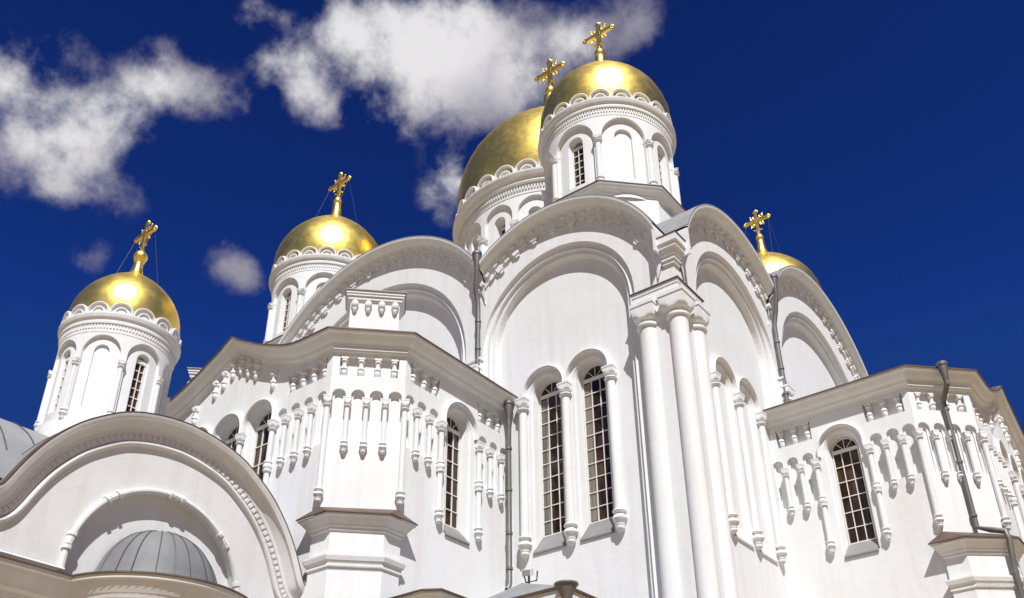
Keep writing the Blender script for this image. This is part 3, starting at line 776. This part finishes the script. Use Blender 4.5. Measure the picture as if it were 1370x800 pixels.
    if base:
        Ro, zt, z0 = base; b = MB(); k = 8
        prof = [(Ro-.4, z0), (Ro-.4, zt-.46), (Ro-.34, zt-.44), (Ro-.33, zt-.36), (Ro-.2, zt-.2), (Ro-.1, zt-.14), (Ro-.08, zt-.08), (Ro, zt-.06), (Ro, zt), (rb-.1, zt+.12)]
        b.grid([[(c[0]+r*math.cos(PI/8+2*PI*i/k), c[1]+r*math.sin(PI/8+2*PI*i/k), z) for i in range(k)] for r, z in prof], True)
        part('octagonal_base', b, PL, th)
        b = MB(); b.grid([[(c[0]+r*math.cos(PI/8+2*PI*i/k), c[1]+r*math.sin(PI/8+2*PI*i/k), z) for i in range(k)] for r, z in ((Ro+.0, zt+.004), (Ro+.04, zt+.004), (Ro+.04, zt+.05), (rb, zt+.16))], True)
        part('base_flashing', b, EDGE, th)
    return th
AX = 5.35
tower('gold-domed white tower standing above the front corner columns', (-AX, AX), 3.65, 38.2, 1.0, 1.0, 8, 20, 'wn', 32.0, 1.0, base=(3.98, 32.6, 25.0))
tower('gold-domed tower rising behind the left chapel and its roof block', (-26.25, AX), 3.65, 38.2, 1.0, 1.0, 8, 20, 'wn', 32.0, 1.0, base=(3.98, 32.6, 25.0))
tower('gold-domed tower mostly hidden behind the arched gables at right', (-AX, 26.3), 3.65, 38.2, 1.0, 1.0, 8, 20, 'wn', 32.0, 1.0, base=(3.98, 32.6, 25.0))
tower('largest gold-domed drum, half hidden behind the front corner tower', (-15.8, 15.8), 7.05, 43.9, 1.93, 1.5, 16, 28, 'w', 28.0, 1.35, phase=11.25, rows=6)
tower('smallest gold-domed tower standing on the entrance porch roof', (-15.4, -12.94), 2.05, 20.8, .54, .73, 8, 16, 'wn', 14.5, .66, rows=6, kb=1.35)

# ------------------------------------------------------------------ entrance porch
XP, YC, HW = -10.57, -12.94, 5.04
por = thing('entrance_porch', (-15.4, YC, 0), 'white entrance porch at lower left with an ogee arched gable and half dome', 'porch')
OG = [(0, 15.05), (.6, 15.0), (1.24, 14.87), (1.83, 14.66), (2.4, 14.3), (2.85, 13.95), (3.25, 13.52), (3.55, 13.12), (3.8, 12.7), (4.0, 12.3), (4.2, 11.88), (4.4, 11.6), (4.7, 11.38), (5.04, 11.28)]
def catmull(pts, k):
    out = []
    for i in range(len(pts)-1):
        p0, p1, p2, p3 = pts[max(i-1, 0)], pts[i], pts[i+1], pts[min(i+2, len(pts)-1)]
        for j in range(k):
            t = j/k; out.append(tuple(.5*(2*b+(c-a)*t+(2*a-5*b+4*c-d)*t*t+(-a+3*b-3*c+d)*t**3) for a, b, c, d in zip(p0, p1, p2, p3)))
    return out+[pts[-1]]
half = catmull(OG, 4)
OGP = [(-a, z) for a, z in reversed(half)]+half[1:]          # left to right
OGN = []
for i, (a, z) in enumerate(OGP):
    p, q = OGP[max(i-1, 0)], OGP[min(i+1, len(OGP)-1)]; d = Vector((q[0]-p[0], q[1]-p[1])).normalized(); OGN.append((-d.y, d.x))
def og_z(u):
    for (a, za), (b, zb) in zip(OGP, OGP[1:]):
        if a <= u <= b: return za+(zb-za)*(u-a)/(b-a)
    return OGP[0][1]
PS = lambda a, h, z: (XP+h, YC+a, z)                            # side facing the yard (+x)
PF = lambda a, h, z: (-15.4+a, YC-HW-h, z)                      # front (-y)
PW = lambda a, h, z: (-20.23-h, YC+a, z)
def og_row(P, dn, h): return [P(a+n[0]*dn, h, z+n[1]*dn) for (a, z), n in zip(OGP, OGN)]
w = MB()
NR, ZN = 2.72, 10.85
for P, det, hw in ((PS, 1, HW), (PF, 0, 4.83), (PW, 0, HW)):
    hs = [('a', 0, NR, ZN, 10.3)] if det else []
    strip_wall(w, P, -hw, hw, 0, og_z, hs, 0, extra=[a for a, z in OGP], na=32)
    if det: reveal(w, P, hs[0], 0, -.22, 32); hole_fill(w, P, hs[0], -.22, 32)
part('wall', w, PL2, por)
for P, det in ((PS, 1), (PF, 1), (PW, 0)):
    c = MB()
    prof = [(-.10, -.01), (-.08, .03)]+[(.0+.08*math.sin(x), .045+.08*math.cos(x)) for x in [-PI*.6+PI*1.2*j/8 for j in range(9)]]+[(.10, .06), (.30, .06), (.31, .11), (.37, .12), (.42, .13), (.55, .24), (.62, .31), (.64, .40), (.70, .42), (.78, .46), (.81, .46)]
    c.grid([og_row(P, dn, h) for dn, h in prof])
    # dentils along the curve
    s = 0; acc = .1
    for i in range(len(OGP)-1):
        (a, z), (a2, z2) = OGP[i], OGP[i+1]; L = math.hypot(a2-a, z2-z); 
        while acc < s+L:
            t = (acc-s)/L; x, zz = a+(a2-a)*t, z+(z2-z)*t; n = OGN[i]; d = (n[1], -n[0])
            Q = lambda u, h, v: P(x+d[0]*u+n[0]*v, h, zz+d[1]*u+n[1]*v)
            c.box(Q, -.05, .05, .05, .10, .13, .30); acc += .19
        s += L
    part('arch_cornice', c, PL2, por, True, auto=28)
    e = MB(); e.grid([og_row(P, dn, h) for dn, h in ((.80, .465), (.84, .47), (.85, .2))]); part('roof_edge', e, EDGE, por, True)
# roof: two crossing ogee vaults
r = MB()
rows = [og_row(lambda a, h, z: (h, YC+a, z), .82, x) for x in (XP+.45, -20.23-.45)]; r.grid(rows)
rows = [og_row(lambda a, h, z: (-15.4+a, h, z), .815, y) for y in (YC-HW-.45, YC-HW-.05)]; r.grid(rows)
rows = [[p_ for p_ in og_row(lambda a, h, z: (-15.4+a, h, z), .815, y) if abs(p_[0]+15.4) < 4.8] for y in (YC-HW-.05, -15.75)]; r.grid(rows)
rows = [[p_ for p_ in og_row(lambda a, h, z: (-15.4+a, h, z), .815, y) if abs(p_[0]+15.4) < 4.1] for y in (-15.75, -7.9)]; r.grid(rows)
r.box(lambda x, y, z: (x, y, z), -12.2, XP-.02, -17.9, -16.2, 11.4, 11.8)
rf = part('roof', r, ROOF, por, True, auto=60)
b = MB()
for y in (-17.6, -16.7):
    b.tube([(-15.4+(a+n[0]*.83), y, z+n[1]*.83) for (a, z), n in zip(OGP, OGN) if abs(a) < 3.6], .02, 5)
for x in (-11.2, -12.4, -13.4):
    b.tube([(x, YC+(a+n[0]*.835), z+n[1]*.835) for (a, z), n in zip(OGP, OGN)], .02, 5)
part('roof_seam', b, SEAM, rf)
b = MB(); b.lathe([(2.35, 14.2), (2.35, 15.9), (2.1, 16.2), (1.9, 16.25)], 48, (-15.4, YC)); part('tower_plinth', b, PL, por, True)
# roll moulding of the blind arch with collars
for P in (PS,):
    b = MB(); rr = NR+.08
    pts = [P(-rr, .05, 10.6)]+[P(-rr*math.cos(PI*i/40), .05, ZN+rr*math.sin(PI*i/40)) for i in range(41)]+[P(rr, .05, 10.6)]
    b.tube(pts, .09, 10)
    for ka in (rad(50), rad(93), rad(135), rad(168), rad(12)):
        for off, k, wd in ((-.07, .15, .028), (0, .125, .055), (.07, .15, .028)):
            d = off; q = ka+d
            b.tube([P(-rr*math.cos(q+t*wd/1.5), .05, ZN+rr*math.sin(q+t*wd/1.5)) for t in (-1, -.6, .6, 1)], k*.92, 10, True)
    part('blind_arch_moulding', b, PL2, por, True)
# low apse with a seamed half dome
hd = MB(); CX = XP-.12
dome_p = [(2.45, 10.48), (2.25, 10.62), (2.1, 10.85), (1.98, 11.15), (1.8, 11.5), (1.52, 11.85), (1.15, 12.15), (.7, 12.36), (.3, 12.44), (.001, 12.46)]
dome_p = [(q*.86, z) for q, z in dome_p]
hd.lathe(catmull(dome_p, 3), 40, (CX, YC), -PI/2, PI/2)
hdo = part('half_dome', hd, ROOF2, por, True, auto=60)
b = MB()
for i in range(11):
    a = -PI/2+PI*(i+.5)/11+.03*math.sin(i*2.3)
    b.tube([(CX+(q+.012)*math.cos(a), YC+(q+.012)*math.sin(a), z) for q, z in catmull(dome_p, 3)], .018, 5)
part('seam', b, SEAM, hdo)
ap = MB(); ac = (XP, YC)
ap.lathe([(2.25, 0), (2.25, 9.5)], 40, ac, -PI/2, PI/2); part('apse_wall', ap, PL2, por, True)
def apse_row(e, z):
    R0 = 2.2; l = [(XP+e, YC-HW-e, z)]
    l += [(XP+e, YC-math.sqrt(max(.01, (R0+e)**2-e*e)), z)]
    a0 = -math.asin(math.sqrt(max(0, 1-(e/(R0+e))**2)))
    l += [(XP+(R0+e)*math.cos(a0-2*a0*i/36), YC+(R0+e)*math.sin(a0-2*a0*i/36), z) for i in range(1, 37)]
    l += [(XP+e, YC+HW-.02, z)]
    return l
b = MB(); b.grid([apse_row(e, z) for e, z in ((.0, 9.3), (.05, 9.32), (.07, 9.5), (.18, 9.56), (.22, 9.7), (.32, 9.78), (.36, 9.9), (.5, 10.1), (.54, 10.2), (.6, 10.22), (.61, 10.32))])
for i in range(44):
    a = -PI*.44+PI*.88*(i+.5)/44; P = cyl(ac, 2.2, a); b.box(P, -.05, .05, 0, .16, 9.34, 9.5)
for i in range(16):
    y = YC-HW+.1+i*.175; b.box(lambda x, h, z: (XP+h, x, z), y, y+.09, 0, .16, 9.34, 9.5)
part('lower_cornice', b, PL2, por, True, auto=28)
b = MB(); b.grid([apse_row(e, z) for e, z in ((.6, 10.321), (.65, 10.322), (.65, 10.37), (.0, 10.56))]); part('ledge_flashing', b, EDGE, por)
b = MB(); b.tube([(XP+.12, YC-HW-.5, 10.62), (XP+.12, YC-2.75, 10.62)], .05, 6); part('ledge_roll', b, PL2, por, True)

# ------------------------------------------------------------------ low entrance roofs at the foot of the wall, floodlight
sh = thing('basement_entrance', (-2, -5, 0), 'low basement entrance with flat eaves and gutter funnel below the tall windows', 'entrance')
ex, ey, ez = 0.85, -9.2, 9.4
b = MB(); I = lambda x, y, z: (x, y, z)
b.box(I, -2.5, ex-.75, ey+.75, .0-.6, 0, ez-.25); part('wall', b, PL2, sh)
b = MB(); b.box(I, -2.95, ex, ey, -.55, ez-.22, ez); 
part('eaves', b, PL2, sh)
b = MB(); k = [(-3.0, ey-.05, ez+.004), (ex+.05, ey-.05, ez+.004), (ex+.05, -.56, ez+.004), (-3.0, -.56, ez+.004)]
t = (-2.1, -7.0, ez+1.3)
for i in range(4): b.tri(k[i], k[(i+1) % 4], t)
part('roof', b, ROOF, sh)
b = MB(); b.box(I, -3.0, ex+.05, ey-.05, ey+.0, ez-.02, ez+.05); b.box(I, ex, ex+.05, ey, -.56, ez-.02, ez+.05); part('roof_edge', b, EDGE, sh)
downpipe([(ex+.1, ey-.1, ez-.2), (ex+.1, ey-.1, .3)], .1, sh, clamps=[(ex+.1, ey-.1, ez-1.3)])
b = MB(); b.lathe([(.1, ez-.45), (.12, ez-.4), (.13, ez-.3), (.24, ez-.1), (.26, ez-.02), (.30, ez-.01), (.30, ez+.03), (.24, ez+.03), (.1, ez-.1)], 18, (ex+.1, ey-.1)); part('gutter_funnel', b, PIPE, sh, True)

cn = thing('stair_canopy', (-5, -9, 0), 'low canopy with chamfered white eaves beside the left chapel pier', 'canopy')
cz = 10.1
pl = [(-6.9, -7.3), (-6.9, -9.3), (-6.5, -9.6), (-3.46, -9.6), (-3.06, -9.33), (-3.06, -7.3)]
def rim(s, z): cx, cy = -5.0, -8.2; return [(cx+(x-cx)*s, cy+(y-cy)*s, z) for x, y in pl]
b = MB(); b.grid([rim(.8, 0), rim(.8, cz-.3), rim(.85, cz-.28), rim(.93, cz-.1), rim(1, cz-.05), rim(1, cz)]); part('eaves', b, PL2, cn)
b = MB(); b.grid([rim(1, cz+.004), rim(1.03, cz+.004), rim(1.03, cz+.05), rim(.02, cz+.7)]); part('roof', b, EDGE, cn)

fl = thing('floodlight', (-2, -7, 10.6), 'small white floodlight on a bracket above the basement entrance roof', 'floodlight')
b = MB(); b.box(lambda x, y, z: (-1.85+x*.6-y*.25, -7.05+y*.8+x*.2, 10.93+z*.75+y*.3), -.22, .22, -.16, .1, -.12, .14); part('housing', b, FRAME, fl)
b = MB(); b.box(lambda x, y, z: (-1.85+x*.6-y*.25, -7.05+y*.8+x*.2, 10.93+z*.75+y*.3), -.19, .19, -.175, -.165, -.1, .12); part('lens', b, SILL, fl)
b = MB(); b.tube([(-1.85, -7.0, 10.9), (-1.9, -6.95, 10.65), (-2.0, -6.95, 10.5)], .035, 6, True); b.tube([(-2.07, -6.95, 10.98), (-2.02, -6.92, 10.72), (-1.68, -6.87, 10.72), (-1.63, -6.9, 10.98)], .025, 6)
part('bracket', b, PIPE, fl, True)
